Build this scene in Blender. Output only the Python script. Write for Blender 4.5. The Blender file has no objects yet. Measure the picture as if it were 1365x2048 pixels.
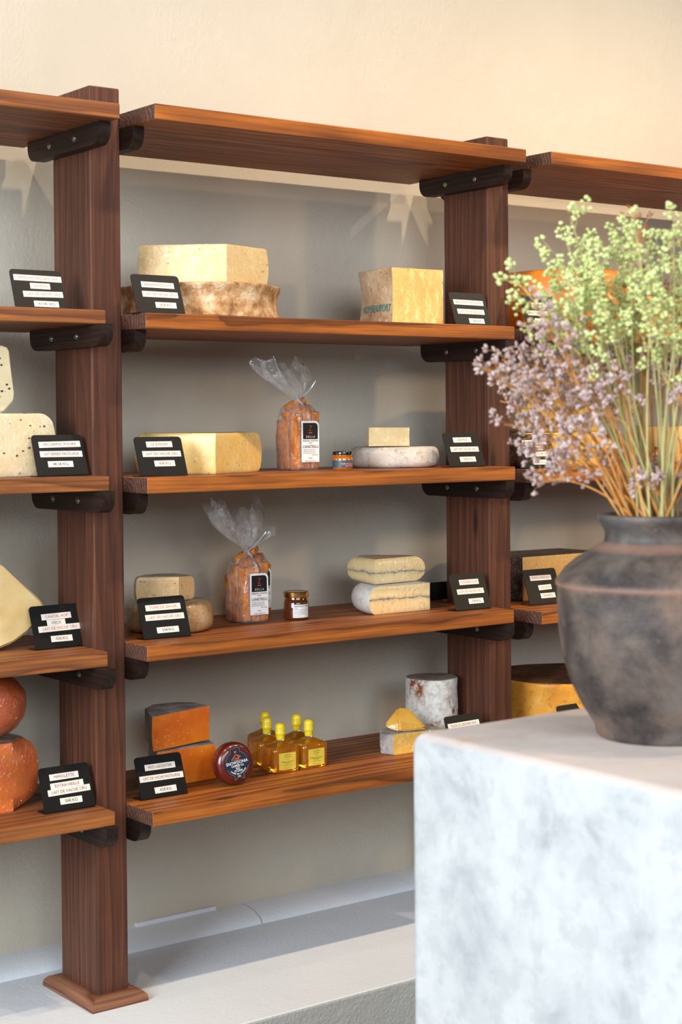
import bpy, bmesh, math, random
from mathutils import Vector, Matrix, noise
from math import sin, cos, pi, radians, atan2, sqrt

# ------------------------------------------------------------------ camera, world, lights
S = bpy.context.scene
COL = S.collection
S.view_settings.view_transform = 'Standard'
S.view_settings.look = 'None'
S.view_settings.gamma = 1.0
S.view_settings.use_curve_mapping = False
S.view_settings.exposure = 0.0

CAM = Vector((-1.8681, -3.4535, 1.3419))
YAW, PITCH, ROLL, FPX = 0.64356, -0.01655, -0.00839, 3341.6
cd = bpy.data.cameras.new('camera'); cam = bpy.data.objects.new('camera', cd); COL.objects.link(cam)
fw = Vector((sin(YAW)*cos(PITCH), cos(YAW)*cos(PITCH), sin(PITCH)))
rt = Vector((cos(YAW), -sin(YAW), 0)); up = rt.cross(fw)
r2 = rt*cos(ROLL)+up*sin(ROLL); u2 = -rt*sin(ROLL)+up*cos(ROLL)
cam.matrix_world = Matrix(((r2.x, u2.x, -fw.x, CAM.x), (r2.y, u2.y, -fw.y, CAM.y), (r2.z, u2.z, -fw.z, CAM.z), (0, 0, 0, 1)))
cd.sensor_fit = 'HORIZONTAL'; cd.sensor_width = 36; cd.lens = FPX*36/1365
cd.shift_y = -(1024-900)/1365
cd.clip_start = 0.05
cd.dof.use_dof = True; cd.dof.focus_distance = 4.3; cd.dof.aperture_fstop = 9.5
S.camera = cam

W = bpy.data.worlds.new('world'); S.world = W; W.use_nodes = True
bg = W.node_tree.nodes['Background']; bg.inputs[0].default_value = (0.86, 0.93, 1.0, 1); bg.inputs[1].default_value = 0.09

def aim(o, t): o.rotation_euler = (Vector(t)-o.location).to_track_quat('-Z', 'Y').to_euler()
def area(name, loc, tgt, sx, sy, col, e):
    l = bpy.data.lights.new(name, 'AREA'); l.shape = 'RECTANGLE'; l.size = sx; l.size_y = sy; l.color = col; l.energy = e
    o = bpy.data.objects.new(name, l); COL.objects.link(o); o.location = loc; aim(o, tgt); return o
def spot(name, loc, tgt, col, e, ang=80, blend=.7, rad=.035):
    l = bpy.data.lights.new(name, 'SPOT'); l.color = col; l.energy = e; l.spot_size = radians(ang); l.spot_blend = blend; l.shadow_soft_size = rad
    o = bpy.data.objects.new(name, l); COL.objects.link(o); o.location = loc; aim(o, tgt); return o
area('window_daylight', (-4.4, -2.2, 2.2), (-0.1, -0.6, 0.6), 2.4, 2.6, (0.84, 0.92, 1.0), 330)
area('front_cool_fill', (-1.2, -6.2, 3.0), (0.4, 0.3, 0.4), 4.0, 2.2, (0.84, 0.92, 1.0), 250)  # unseen cool fill from the front, added to lift lower wall and plinth
WARM = (1.0, 0.80, 0.58)
for x, e in ((-0.9, 62), (0.45, 82), (1.7, 108), (3.0, 140)):
    spot('track_spotlight', (x, -1.25, 3.4), (x*0.9+0.1, 0.35, 1.1), WARM, e, 100, .9)
for x, e in ((-0.25, 9), (1.05, 9), (2.1, 12)):
    spot('ceiling_spotlight', (x, -0.56, 3.4), (x+.1, 0.38, 1.4), WARM, e, 110, .9)
spot('side_warm_fill', (3.4, -2.6, 2.0), (1.9, .35, 1.3), (1.0, .68, .38), 110, 50, .9, .12)  # extra light with no visible source, added to warm the right bay
spot('counter_spotlight', (0.5, -2.2, 3.2), (-0.05, -1.75, 1.1), (1.0, 0.78, 0.55), 60, 60, .8)

# ------------------------------------------------------------------ object helpers
def tag(o, label=None, cat=None, group=None, kind=None):
    if label: o['label'] = label
    if cat: o['category'] = cat
    if group: o['group'] = group
    if kind: o['kind'] = kind
    return o
def empty(name, loc, rz=0.0):
    o = bpy.data.objects.new(name, None); COL.objects.link(o); o.location = loc; o.rotation_euler = (0, 0, rz)
    o.empty_display_size = .02; return o
def obj(name, me, parent=None, loc=(0, 0, 0), rot=(0, 0, 0)):
    o = bpy.data.objects.new(name, me); COL.objects.link(o); o.location = loc; o.rotation_euler = rot
    if parent: o.parent = parent
    return o
def mesh(name, bm, mats, smooth=None):
    me = bpy.data.meshes.new(name)
    bmesh.ops.recalc_face_normals(bm, faces=bm.faces[:])
    if smooth is not None:
        for f in bm.faces: f.smooth = True
        for e in bm.edges:
            if len(e.link_faces) == 2 and e.calc_face_angle(0) > smooth: e.smooth = False
    bm.to_mesh(me); bm.free()
    for m in (mats if isinstance(mats, (list, tuple)) else [mats]): me.materials.append(m)
    return me
def bm_box(x0, x1, y0, y1, z0, z1, bev=0.0, seg=2, bm=None):
    own = bm is None
    b = bmesh.new()
    vs = [b.verts.new((x, y, z)) for z in (z0, z1) for y in (y0, y1) for x in (x0, x1)]
    for q in ((0, 1, 3, 2), (4, 6, 7, 5), (0, 4, 5, 1), (2, 3, 7, 6), (0, 2, 6, 4), (1, 5, 7, 3)): b.faces.new([vs[i] for i in q])
    bmesh.ops.recalc_face_normals(b, faces=b.faces[:])
    if bev: bmesh.ops.bevel(b, geom=b.edges[:], offset=bev, segments=seg, profile=.5, affect='EDGES')
    if own: return b
    me = bpy.data.meshes.new('t'); b.to_mesh(me); b.free(); bm.from_mesh(me); bpy.data.meshes.remove(me); return bm
def bm_lathe(prof, seg=48, bm=None):
    bm = bm or bmesh.new(); rings = []
    for r, z in prof:
        if r < 1e-6: rings.append([bm.verts.new((0, 0, z))])
        else: rings.append([bm.verts.new((r*cos(2*pi*i/seg), r*sin(2*pi*i/seg), z)) for i in range(seg)])
    for a, b in zip(rings, rings[1:]):
        for i in range(seg):
            j = (i+1) % seg
            if len(a) == 1 and len(b) == 1: continue
            if len(a) == 1: bm.faces.new((a[0], b[i], b[j]))
            elif len(b) == 1: bm.faces.new((a[i], a[j], b[0]))
            else: bm.faces.new((a[i], a[j], b[j], b[i]))
    return bm
def bm_tube(bm, pts, r0, r1, n=5):
    rings = []
    for k, p in enumerate(pts):
        d = (pts[min(k+1, len(pts)-1)]-pts[max(k-1, 0)])
        d = d.normalized() if d.length > 1e-9 else Vector((0, 0, 1))
        a = d.orthogonal().normalized(); b = d.cross(a); r = r0+(r1-r0)*k/max(1, len(pts)-1)
        rings.append([bm.verts.new(p+a*r*cos(2*pi*i/n)+b*r*sin(2*pi*i/n)) for i in range(n)])
    for q, w in zip(rings, rings[1:]):
        for i in range(n): bm.faces.new((q[i], q[(i+1) % n], w[(i+1) % n], w[i]))
    bm.faces.new(rings[0]); bm.faces.new(rings[-1]); return bm
def bm_prism(poly, t, y=0.0):          # polygon in the xz plane, thickness t towards -y
    bm = bmesh.new()
    a = [bm.verts.new((x, y, z)) for x, z in poly]; b = [bm.verts.new((x, y-t, z)) for x, z in poly]
    bm.faces.new(a); bm.faces.new(b[::-1]); n = len(poly)
    for i in range(n): bm.faces.new((a[i], a[(i+1) % n], b[(i+1) % n], b[i]))
    return bm
def rrect(w, h, r, tl=True, tr=True, bl=True, br=True, n=6, cx=0, z0=0):
    P = []
    def c(x, z, a0, on, rr=r):
        if not on: P.append((x, z)); return
        sx = -1 if x > cx else 1; sz = 1 if z < z0+h/2 else -1
        for k in range(n+1):
            a = a0+pi/2*k/n; P.append((x+sx*rr+rr*cos(a), z+sz*rr+rr*sin(a)))
    c(cx+w/2, z0, -pi/2, br); c(cx+w/2, z0+h, 0, tr); c(cx-w/2, z0+h, pi/2, tl); c(cx-w/2, z0, pi, bl)
    return P
def text_bm(txt, size, fit=None, bold=0.0, spacing=1.0, align='CENTER', xs=1.0):
    c = bpy.data.curves.new('t', 'FONT'); c.body = txt; c.size = size; c.align_x = align; c.align_y = 'CENTER'
    c.offset = bold*size; c.space_character = spacing; c.resolution_u = 3
    o = bpy.data.objects.new('t', c); COL.objects.link(o)
    dg = bpy.context.evaluated_depsgraph_get()
    me = bpy.data.meshes.new_from_object(o.evaluated_get(dg)); bpy.data.objects.remove(o); bpy.data.curves.remove(c)
    bm = bmesh.new(); bm.from_mesh(me); bpy.data.meshes.remove(me)
    bmesh.ops.remove_doubles(bm, verts=bm.verts[:], dist=1e-6)
    if bm.verts:
        w = max(v.co.x for v in bm.verts)-min(v.co.x for v in bm.verts)
        s = xs if not fit or w*xs <= fit else fit/w
        for v in bm.verts: v.co.x *= s
    return bm                             # in the xy plane, facing +z
def place_text(name, txt, size, mat, parent, mtx, **k):
    bm = text_bm(txt, size, **k)
    bm.transform(mtx); me = bpy.data.meshes.new(name); bm.to_mesh(me); bm.free(); me.materials.append(mat)
    return obj(name, me, parent)
XZ = Matrix(((1, 0, 0, 0), (0, 0, -1, 0), (0, 1, 0, 0), (0, 0, 0, 1)))   # xy plane -> xz plane, facing -y
def wrap_cyl(bm, R):                      # bends a piece lying at y=0 (facing -y) round a cylinder centred at the origin
    for v in bm.verts:
        a = v.co.x/R; rr = R-v.co.y; v.co.x, v.co.y = rr*sin(a), -rr*cos(a)
    return bm

# ------------------------------------------------------------------ material helpers
class NT:
    def __init__(s, name):
        s.m = bpy.data.materials.new(name); s.m.use_nodes = True; s.t = s.m.node_tree
        s.p = s.t.nodes['Principled BSDF']; s.out = s.t.nodes['Material Output']
    def n(s, typ, ins=None, **k):
        x = s.t.nodes.new(typ)
        for a, b in k.items(): setattr(x, a, b)
        for a, b in (ins or {}).items():
            if hasattr(b, 'is_output'): s.t.links.new(b, x.inputs[a])
            else: x.inputs[a].default_value = b
        return x
    def link(s, a, b): s.t.links.new(a, b)
    def coord(s, rnd=True, scale=(1, 1, 1)):
        tc = s.n('ShaderNodeTexCoord').outputs['Object']
        if rnd:
            oi = s.n('ShaderNodeObjectInfo').outputs['Random']
            ml = s.n('ShaderNodeMath', {0: oi, 1: 7.3}, operation='MULTIPLY').outputs[0]
            tc = s.n('ShaderNodeVectorMath', {0: tc, 1: ml}, operation='ADD').outputs[0]
        return s.n('ShaderNodeMapping', {0: tc, 'Scale': scale}).outputs[0]
    def noise(s, v, sc, det=4, rough=.55, dist=0.0):
        return s.n('ShaderNodeTexNoise', {'Vector': v, 'Scale': sc, 'Detail': det, 'Roughness': rough, 'Distortion': dist})
    def ramp(s, f, stops, interp='LINEAR'):
        r = s.n('ShaderNodeValToRGB', {0: f}); cr = r.color_ramp; cr.interpolation = interp
        while len(cr.elements) < len(stops): cr.elements.new(.5)
        for e, (p, c) in zip(cr.elements, stops):
            e.position = p; e.color = (*c, 1) if len(c) == 3 else c
        return r.outputs[0]
    def mix(s, f, a, b, mode='MIX'):
        x = s.n('ShaderNodeMix', data_type='RGBA', blend_type=mode)
        for i, v in ((0, f), (6, a), (7, b)):
            if hasattr(v, 'is_output'): s.link(v, x.inputs[i])
            else: x.inputs[i].default_value = v if i == 0 else (*v, 1)
        return x.outputs[2]
    def math(s, op, a, b=0.0):
        return s.n('ShaderNodeMath', {0: a, 1: b}, operation=op).outputs[0]
    def bump(s, h, dist, st=1.0):
        b = s.n('ShaderNodeBump', {'Height': h, 'Distance': dist, 'Strength': st}); s.link(b.outputs[0], s.p.inputs['Normal']); return b
    def set(s, **k):
        for a, b in k.items():
            i = s.p.inputs[{'base': 'Base Color', 'rough': 'Roughness', 'metal': 'Metallic', 'coat': 'Coat Weight', 'coatr': 'Coat Roughness', 'spec': 'Specular IOR Level', 'sss': 'Subsurface Weight', 'sssc': 'Subsurface Scale', 'trans': 'Transmission Weight', 'ior': 'IOR'}[a]]
            if hasattr(b, 'is_output'): s.link(b, i)
            else: i.default_value = (*b, 1) if isinstance(b, tuple) else b
        return s

def rgb(r, g, b):
    f = lambda c: (c/255/12.92) if c/255 <= .04045 else ((c/255+.055)/1.055)**2.4
    return (f(r), f(g), f(b))
def plain(name, col, rough=.5, **k):
    t = NT(name); t.set(base=col, rough=rough, **k); return t.m

def wood(name, axis, dark, mid, light, shift, ringscale=18, rough=.5, stain=.5, soft=1.0):
    t = NT(name); sc = [1, 1, 1]; sc[axis] = .16
    v = t.coord(True, tuple(sc))
    n1 = t.noise(v, 5.5, 3, .5); off = t.n('ShaderNodeVectorMath', {0: n1.outputs['Color'], 1: (.5, .5, .5)}, operation='SUBTRACT').outputs[0]
    off = t.n('ShaderNodeVectorMath', {0: off, 'Scale': .11}, operation='SCALE').outputs[0]
    tc = t.n('ShaderNodeTexCoord').outputs['Object']
    tc = t.n('ShaderNodeMapping', {0: tc, 'Location': shift, 'Scale': tuple(sc)}).outputs[0]
    vv = t.n('ShaderNodeVectorMath', {0: tc, 1: off}, operation='ADD').outputs[0]
    w0 = t.n('ShaderNodeTexWave', {'Vector': vv, 'Scale': ringscale, 'Distortion': 1.2, 'Detail': 2, 'Detail Scale': 2.0}, wave_type='RINGS', rings_direction='XYZ'[axis], wave_profile='SAW').outputs['Fac']
    w = t.n('ShaderNodeMapRange', {0: w0, 3: .5-soft*.5, 4: .5+soft*.5}).outputs[0]
    c = t.ramp(w, [(0.0, dark), (.25, mid), (.72, light), (.93, mid), (1.0, dark)])
    fs = [160, 160, 160]; fs[axis] = 3.0
    fib = t.noise(t.coord(True, tuple(fs)), 1.0, 3, .6).outputs['Fac']
    c = t.mix(.75, c, t.ramp(fib, [(.3, (.42, .36, .33)), (.62, (1.16, 1.13, 1.1))]), 'MULTIPLY')
    ss = [3, 3, 3]; ss[axis] = 1.1
    bl = t.noise(t.coord(True, tuple(ss)), 1.6, 5, .6).outputs['Fac']
    c = t.mix(t.ramp(bl, [(.42, (0, 0, 0)), (.66, (stain,)*3)]), c, dark)
    ks = [6, 6, 6]; ks[axis] = 1.7
    kn = t.n('ShaderNodeTexVoronoi', {'Vector': t.coord(True, tuple(ks)), 'Scale': 1.0}).outputs['Distance']
    c = t.mix(t.ramp(kn, [(.03, (.85, .85, .85)), (.085, (0, 0, 0))]), c, tuple(x*.45 for x in dark))
    t.set(base=c, rough=t.ramp(fib, [(.3, (rough+.12,)*3), (.7, (rough-.08,)*3)]), spec=.35)
    h = t.math('ADD', t.math('MULTIPLY', fib, .6), t.math('MULTIPLY', w, .4))
    t.bump(h, .0012, .7); return t.m
M = {}
M['shelf'] = wood('stained_pine_shelf', 0, rgb(80, 42, 20), rgb(130, 72, 30), rgb(186, 108, 44), (0, .06, .09), 13, .48, .40, .75)
M['shelf_l'] = wood('stained_pine_shelf_left', 0, rgb(82, 46, 28), rgb(124, 74, 42), rgb(166, 102, 52), (0, .02, .12), 13, .52, .40, .7)
M['post'] = wood('stained_pine_post', 2, rgb(56, 31, 23), rgb(84, 51, 38), rgb(106, 64, 45), (.07, .12, 0), 11, .5, .55, .55)
M['trimw'] = wood('stained_base_trim', 0, rgb(96, 60, 42), rgb(132, 88, 64), rgb(152, 104, 76), (0, .03, .05), 16, .45, .2)
M['bracket'] = wood('dark_stained_bracket', 1, rgb(28, 17, 13), rgb(38, 23, 17), rgb(48, 29, 21), (.03, 0, .05), 20, .5, .5)
M['endgrain'] = wood('shelf_end_grain', 0, rgb(58, 36, 28), rgb(88, 58, 46), rgb(112, 78, 62), (0, .05, .08), 30, .7, .3, .9)
M['bolt'] = plain('zinc_bolt', rgb(190, 188, 180), .3, metal=1.0)

def plaster(name, c1, c2, bumpd=.0025, rough=.85, specks=True, sc=1.3):
    t = NT(name); v = t.coord(False)
    a = t.noise(v, sc, 5, .6).outputs['Fac']
    c = t.mix(t.ramp(a, [(.35, (0, 0, 0)), (.68, (1, 1, 1))]), c1, c2)
    if specks:
        vo = t.n('ShaderNodeTexVoronoi', {'Vector': v, 'Scale': 16.0}).outputs['Distance']
        sp = t.math('MULTIPLY', t.ramp(vo, [(.02, (1, 1, 1)), (.05, (0, 0, 0))]), t.ramp(t.noise(v, 5, 3).outputs['Fac'], [(.56, (0, 0, 0)), (.66, (.7, .7, .7))]))
        c = t.mix(sp, c, tuple(x*.5 for x in c1))
    t.set(base=c, rough=rough, spec=.25)
    n2 = t.noise(v, 90, 6, .65).outputs['Fac']; n3 = t.noise(v, 14, 4, .6).outputs['Fac']
    t.bump(t.math('ADD', t.math('MULTIPLY', n2, .7), n3), bumpd*1.3, .9); return t.m
M['wall'] = plaster('cream_plaster', rgb(194, 185, 168), rgb(202, 194, 178))
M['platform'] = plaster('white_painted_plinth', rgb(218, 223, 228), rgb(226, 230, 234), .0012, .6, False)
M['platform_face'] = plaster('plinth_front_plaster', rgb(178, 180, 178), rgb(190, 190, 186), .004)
M['shopfloor'] = plaster('grey_shop_floor', rgb(150, 146, 138), rgb(164, 160, 152), .001, .5, False)

# ------------------------------------------------------------------ the room
YW, ZF = 0.40, -0.02
tag(obj('wall_back', mesh('wall_back', bm_box(-4.5, 5.0, YW, YW+.15, -.4, 3.3), M['wall'])), kind='structure')
bm = bm_box(-4.5, 5.0, -.302, YW, -.36, ZF, .006, 2)
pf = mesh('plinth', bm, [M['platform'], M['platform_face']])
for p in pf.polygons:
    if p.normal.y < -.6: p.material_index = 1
tag(obj('trim_1', pf), kind='structure')
tag(obj('floor', mesh('floor', bm_box(-5, 5, -6.5, -.302, -.42, -.36), M['shopfloor'])), kind='structure')
def cove(x0, x1):                         # rounded cement fillet along the foot of the wall
    bm = bmesh.new(); n = 8; R = []
    for x in (x0, x1):
        ring = [bm.verts.new((x, YW, ZF))]
        for k in range(n+1):
            a = pi/2*k/n; ring.append(bm.verts.new((x, YW-.10*cos(a), ZF+.034*sin(a)+.0)))
        R.append(ring)
    for i in range(len(R[0])): j = (i+1) % len(R[0]); bm.faces.new((R[0][i], R[0][j], R[1][j], R[1][i]))
    bm.faces.new(R[0]); bm.faces.new(R[1]); return bm
bv = cove(-4.5, .664); bv2 = cove(.668, 5.0)
me = bpy.data.meshes.new('x'); bv2.to_mesh(me); bv2.free(); bv.from_mesh(me)
tag(obj('baseboard_back', mesh('baseboard_back', bv, M['platform'], .6)), kind='structure')
tag(obj('trim_2', mesh('trim_2', bm_box(.325, .575, YW-.012, YW, .012, .024, .002), M['platform'])), kind='structure')

# ------------------------------------------------------------------ shelving unit
unit = empty('shelving_unit', (0, 0, ZF))
tag(unit, 'tall dark-stained timber shelving on square posts against the cream wall', 'shelving')
H = 2.1284
PW, PD = .0806, .184
XP = (-1.2335, 0.0, 1.2335, 2.467)
def local(o): o.location = Vector(o.location)-Vector((0, 0, ZF)); return o
def trim_piece(L):                        # half-round moulding with mitred ends, running along x, outer side -y
    bm = bmesh.new(); w = .034; prof = [(0, 0), (-w, 0), (-w, .007), (-w*.94, .016), (-w*.72, .024), (-w*.4, .028), (0, .028)]
    A = [bm.verts.new((-L/2+y, y, z)) for y, z in prof]; B = [bm.verts.new((L/2-y, y, z)) for y, z in prof]
    for i in range(len(prof)): j = (i+1) % len(prof); bm.faces.new((A[i], A[j], B[j], B[i]))
    bm.faces.new(A); bm.faces.new(B); return bm
TX = mesh('base_trim', trim_piece(PW+.0), M['trimw'], .9); TY = mesh('base_trim', trim_piece(PD), M['trimw'], .9)
for i, x in enumerate(XP):
    h = H-ZF
    me = mesh('post', bm_box(-PW/2, PW/2, -PD/2, PD/2, -h/2, h/2, .0035, 2), M['post'])
    p = local(obj('post', me, unit, (x+PW/2, PD/2, ZF+h/2)))
    for (tx, ty, rz, m_) in ((0, -PD/2, 0, TX), (0, PD/2, pi, TX), (-PW/2, 0, -pi/2, TY), (PW/2, 0, pi/2, TY)):
        obj('base_trim', m_, p, (tx, ty, -h/2), (0, 0, rz))
SH = {'L1': (-.1471, 2.0619, .034), 'L2': (-.0723, 1.6032, .0324), 'L3': (-.0807, 1.2232, .033), 'L4': (-.0649, .8198, .035), 'L5': (-.0911, .4558, .032),
      'M1': (-.1604, 2.07, .036), 'M2': (-.1104, 1.598, .036), 'M3': (-.1092, 1.2178, .037), 'M4': (-.1004, .8276, .036), 'M5': (-.1188, .4453, .033),
      'R1': (-.171, 2.0711, .035), 'R2': (-.115, 1.598, .036), 'R3': (-.111, 1.2073, .038), 'R4': (-.1222, .8168, .035), 'R5': (-.115, .4400, .034)}
BX = {'L': (XP[0]+PW+.001, -.001), 'M': (PW+.001, XP[2]-.001), 'R': (XP[2]+PW+.001, XP[3]-.001)}
rnd = random.Random(5)
def plank(L, D, T, seed):
    bm = bm_box(-L/2, L/2, -D/2, D/2, -T/2, T/2, .0022, 2)
    me = mesh('shelf_board', bm, [M['shelf_l'] if seed == 'L' else M['shelf'], M['endgrain']])
    for p in me.polygons: p.material_index = 1 if abs(p.normal.x) > .9 else 0
    return me
BYR = .335
def bracket_mesh(h=.05, d=.36, t=.03):     # board on edge, both lower corners rounded
    r = .034; P = [(-d/2, 0), (-d/2, -h+r)]
    P += [(-d/2+r-r*cos(a), -h+r-r*sin(a)) for a in [pi/2*k/6 for k in range(1, 7)]]
    P += [(d/2-r+r*sin(a), -h+r-r*cos(a)) for a in [pi/2*k/6 for k in range(0, 7)]]
    P += [(d/2, 0)]
    bm = bmesh.new(); a = [bm.verts.new((-t/2, y, z)) for y, z in P]; b = [bm.verts.new((t/2, y, z)) for y, z in P]
    bm.faces.new(a); bm.faces.new(b[::-1]); n = len(P)
    for i in range(n): bm.faces.new((a[i], a[(i+1) % n], b[(i+1) % n], b[i]))
    return mesh('bracket', bm, M['bracket'], .5)
BR = bracket_mesh()
bb = bm_lathe([(0, 0), (.0075, 0), (.0075, .001), (.0045, .0014), (.0045, .004), (0, .0045)], 10)
bb.transform(Matrix.Rotation(-pi/2, 4, 'Y')); BOLT = mesh('bolt', bb, M['bolt'], .5)
for k, (yf, zt, th) in SH.items():
    x0, x1 = BX[k[0]]; L = x1-x0; D = BYR-yf
    local(obj('shelf_board', plank(L, D, th, k[0]), unit, ((x0+x1)/2, yf+D/2, zt-th/2)))
    zb = zt-th
    yo = .075 if k[1] != '4' else .078
    b = local(obj('bracket', BR, unit, (x1-.015, yo, zb-.0005)))
    for yy in (-.06, .065): obj('bolt', BOLT, b, (-.015, yy, -.024))
    b = local(obj('bracket', BR, unit, (x0+.015, yo+.045, zb-.0005)))

# ------------------------------------------------------------------ cheese
def paste(name, c1, c2, holes=0.0, hcol=None, ash=None, hs=60, coat=.45, streak=.35):
    t = NT(name); v = t.coord(True)
    c = t.mix(t.ramp(t.noise(v, 14, 4, .6).outputs['Fac'], [(.3, (0, 0, 0)), (.7, (1, 1, 1))]), c1, c2)
    c = t.mix(t.ramp(t.noise(t.coord(True, (1, 1, 5)), 22, 3, .5).outputs['Fac'], [(.62, (0, 0, 0)), (.8, (.35, .35, .35))]), c, tuple(min(1, x*1.25+.02) for x in c1))
    if holes:
        vo = t.n('ShaderNodeTexVoronoi', {'Vector': t.coord(True, (1, 1, 1.4)), 'Scale': hs}).outputs['Distance']
        gate = t.ramp(t.noise(v, hs*.45, 1).outputs['Fac'], [(.60-holes*.2, (0, 0, 0)), (.64-holes*.2, (1, 1, 1))])
        c = t.mix(t.math('MULTIPLY', t.ramp(vo, [(.13, (1, 1, 1)), (.2, (0, 0, 0))]), gate), c, hcol or tuple(x*.35 for x in c1))
    if ash is not None:
        z = t.n('ShaderNodeSeparateXYZ', {0: t.n('ShaderNodeTexCoord').outputs['Object']}).outputs[2]
        nz = t.noise(v, 16, 5, .7).outputs['Fac']
        d = t.math('ABSOLUTE', t.math('ADD', t.math('SUBTRACT', z, ash), t.math('MULTIPLY', t.math('SUBTRACT', nz, .5), .028)))
        m = t.math('MULTIPLY', t.ramp(d, [(.0006, (1, 1, 1)), (.0035, (0, 0, 0))]), t.ramp(t.noise(v, 70, 4, .7).outputs['Fac'], [(.35, (.15, .15, .15)), (.55, (1, 1, 1))]))
        c = t.mix(m, c, rgb(58, 62, 66))
        m2 = t.ramp(d, [(.002, (.35, .35, .35)), (.012, (0, 0, 0))]); c = t.mix(m2, c, rgb(150, 146, 132))
    t.set(base=c, rough=.48, coat=coat, coatr=.18, sss=.12, sssc=.012)
    t.p.inputs['Subsurface Radius'].default_value = (1.0, .6, .25)
    t.bump(t.noise(v, 30, 5, .6).outputs['Fac'], .0018, .5)
    cb = t.n('ShaderNodeBump', {'Height': t.noise(t.coord(True, (1, 1, .5)), 24, 3, .5, 1.0).outputs['Fac'], 'Distance': .006, 'Strength': .6})
    t.link(cb.outputs[0], t.p.inputs['Coat Normal']); return t.m
def rind(name, c1, c2, c3=None, sc=14, bumpd=.004, coat=0.0, rough=.8):
    t = NT(name); v = t.coord(True)
    a = t.noise(v, sc, 6, .65).outputs['Fac']
    c = t.ramp(a, [(.34, c1), (.5, c2), (.66, c3 or c2)])
    sp = t.ramp(t.noise(v, sc*9, 3, .6).outputs['Fac'], [(.32, (.6, .6, .6)), (.42, (0, 0, 0))]); c = t.mix(sp, c, tuple(x*.6 for x in c1))
    t.set(base=c, rough=rough, coat=coat, coatr=.15, spec=.3)
    t.bump(t.math('ADD', a, t.math('MULTIPLY', t.noise(v, sc*6, 4, .6).outputs['Fac'], .4)), bumpd, .8); return t.m

def film_mat(name, base=.05, edge=.45, tint=(.9, .92, .95), milky=.04, scale=26, bd=.01, ro=.12):
    t = NT(name); t.t.nodes.remove(t.p); v = t.coord(True)
    n = t.noise(v, scale, 3, .55, 1.2).outputs['Fac']
    bp = t.n('ShaderNodeBump', {'Height': n, 'Distance': bd, 'Strength': .9}).outputs[0]
    gl = t.n('ShaderNodeBsdfAnisotropic', {'Color': (1, 1, 1, 1), 'Roughness': ro, 'Normal': bp}).outputs[0]
    df = t.n('ShaderNodeBsdfDiffuse', {'Color': (*tint, 1)}).outputs[0]
    tr = t.n('ShaderNodeBsdfTransparent', {'Color': (1, 1, 1, 1)}).outputs[0]
    lw = t.n('ShaderNodeLayerWeight', {'Blend': .35, 'Normal': bp}).outputs['Facing']
    f = t.math('ADD', t.math('MULTIPLY', t.math('POWER', lw, 2.0), edge), base)
    a = t.n('ShaderNodeMixShader', {0: milky, 1: tr, 2: df}).outputs[0]
    m = t.n('ShaderNodeMixShader', {0: f, 1: a, 2: gl}).outputs[0]
    t.link(m, t.out.inputs[0]); return t.m
M['cling'] = film_mat('cling_film', .06, .30, milky=.02, scale=46, bd=.022, ro=.07)
M['cello'] = film_mat('cellophane', .06, .8, milky=.07, scale=34)

def jit(bm, amp, f=14, seed=0):
    for v in bm.verts:
        p = v.co*f+Vector((seed*3.1, seed*1.7, seed))
        v.co += Vector((noise.noise(p), noise.noise(p+Vector((9, 0, 0))), noise.noise(p+Vector((0, 9, 0)))))*amp
def bm_cheese(pts, focus, h, rb=.008, bulge=.006, inset_all=0.0, seed=0, amp=.0015, concave=0.0, layers=7):
    """pts: list of (x, y, f) counter-clockwise; f 'r' = the edge from this point to the next is rind, 'c' = cut.
    Every point that touches a rind edge is rounded top and bottom by moving towards focus."""
    bm = bmesh.new(); n = len(pts); F = Vector((*focus, 0))
    rnd_ = [(pts[i][2] == 'r' or pts[i-1][2] == 'r') for i in range(n)]
    zs = [(0, rb), (.12*rb, rb*.6), (rb*.5, rb*.18), (rb, 0)]
    mid = [(rb+(h-2*rb)*k/(layers-1), 0) for k in range(1, layers-1)]
    prof = zs+mid+[(h-z, i) for z, i in zs[::-1]]
    rings = []
    for z, ins in prof:
        u = min(1, max(0, z/h)); bul = bulge*sin(pi*u)-concave*sin(pi*u)
        ring = []
        for (x, y, f), r in zip(pts, rnd_):
            p = Vector((x, y, 0)); d = F-p; L = d.length
            if r and L > 1e-6: p = p+d/L*(ins-bul)
            elif inset_all and L > 1e-6: p = p+d/L*min(ins, inset_all)
            ring.append(bm.verts.new((p.x, p.y, z)))
        rings.append(ring)
    for a, b in zip(rings, rings[1:]):
        for i in range(n):
            j = (i+1) % n; f = bm.faces.new((a[i], a[j], b[j], b[i])); f.material_index = 0 if pts[i][2] == 'r' else 1
    f = bm.faces.new(rings[0][::-1]); f.material_index = 0
    f = bm.faces.new(rings[-1]); f.material_index = 0
    if amp: jit(bm, amp, 14, seed)
    for v in bm.verts:                      # both rest surfaces stay flat
        if v.co.z < amp*1.2: v.co.z = max(v.co.z, 0.0)
        v.co.z = min(v.co.z, h+.001)
    return bm
def arc(cx, cy, r, a0, a1, n=18, flag='r'):
    return [(cx+r*cos(radians(a0+(a1-a0)*k/n)), cy+r*sin(radians(a0+(a1-a0)*k/n)), flag) for k in range(n+1)]
def wheel_pts(r, n=56): return [(r*cos(2*pi*k/n), r*sin(2*pi*k/n), 'r') for k in range(n)]
def wedge_pts(r, a0, a1, n=18):            # tip at the origin
    P = arc(0, 0, r, a0, a1, n); P[-1] = (P[-1][0], P[-1][1], 'c'); return P+[(0, 0, 'c')]
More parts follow.
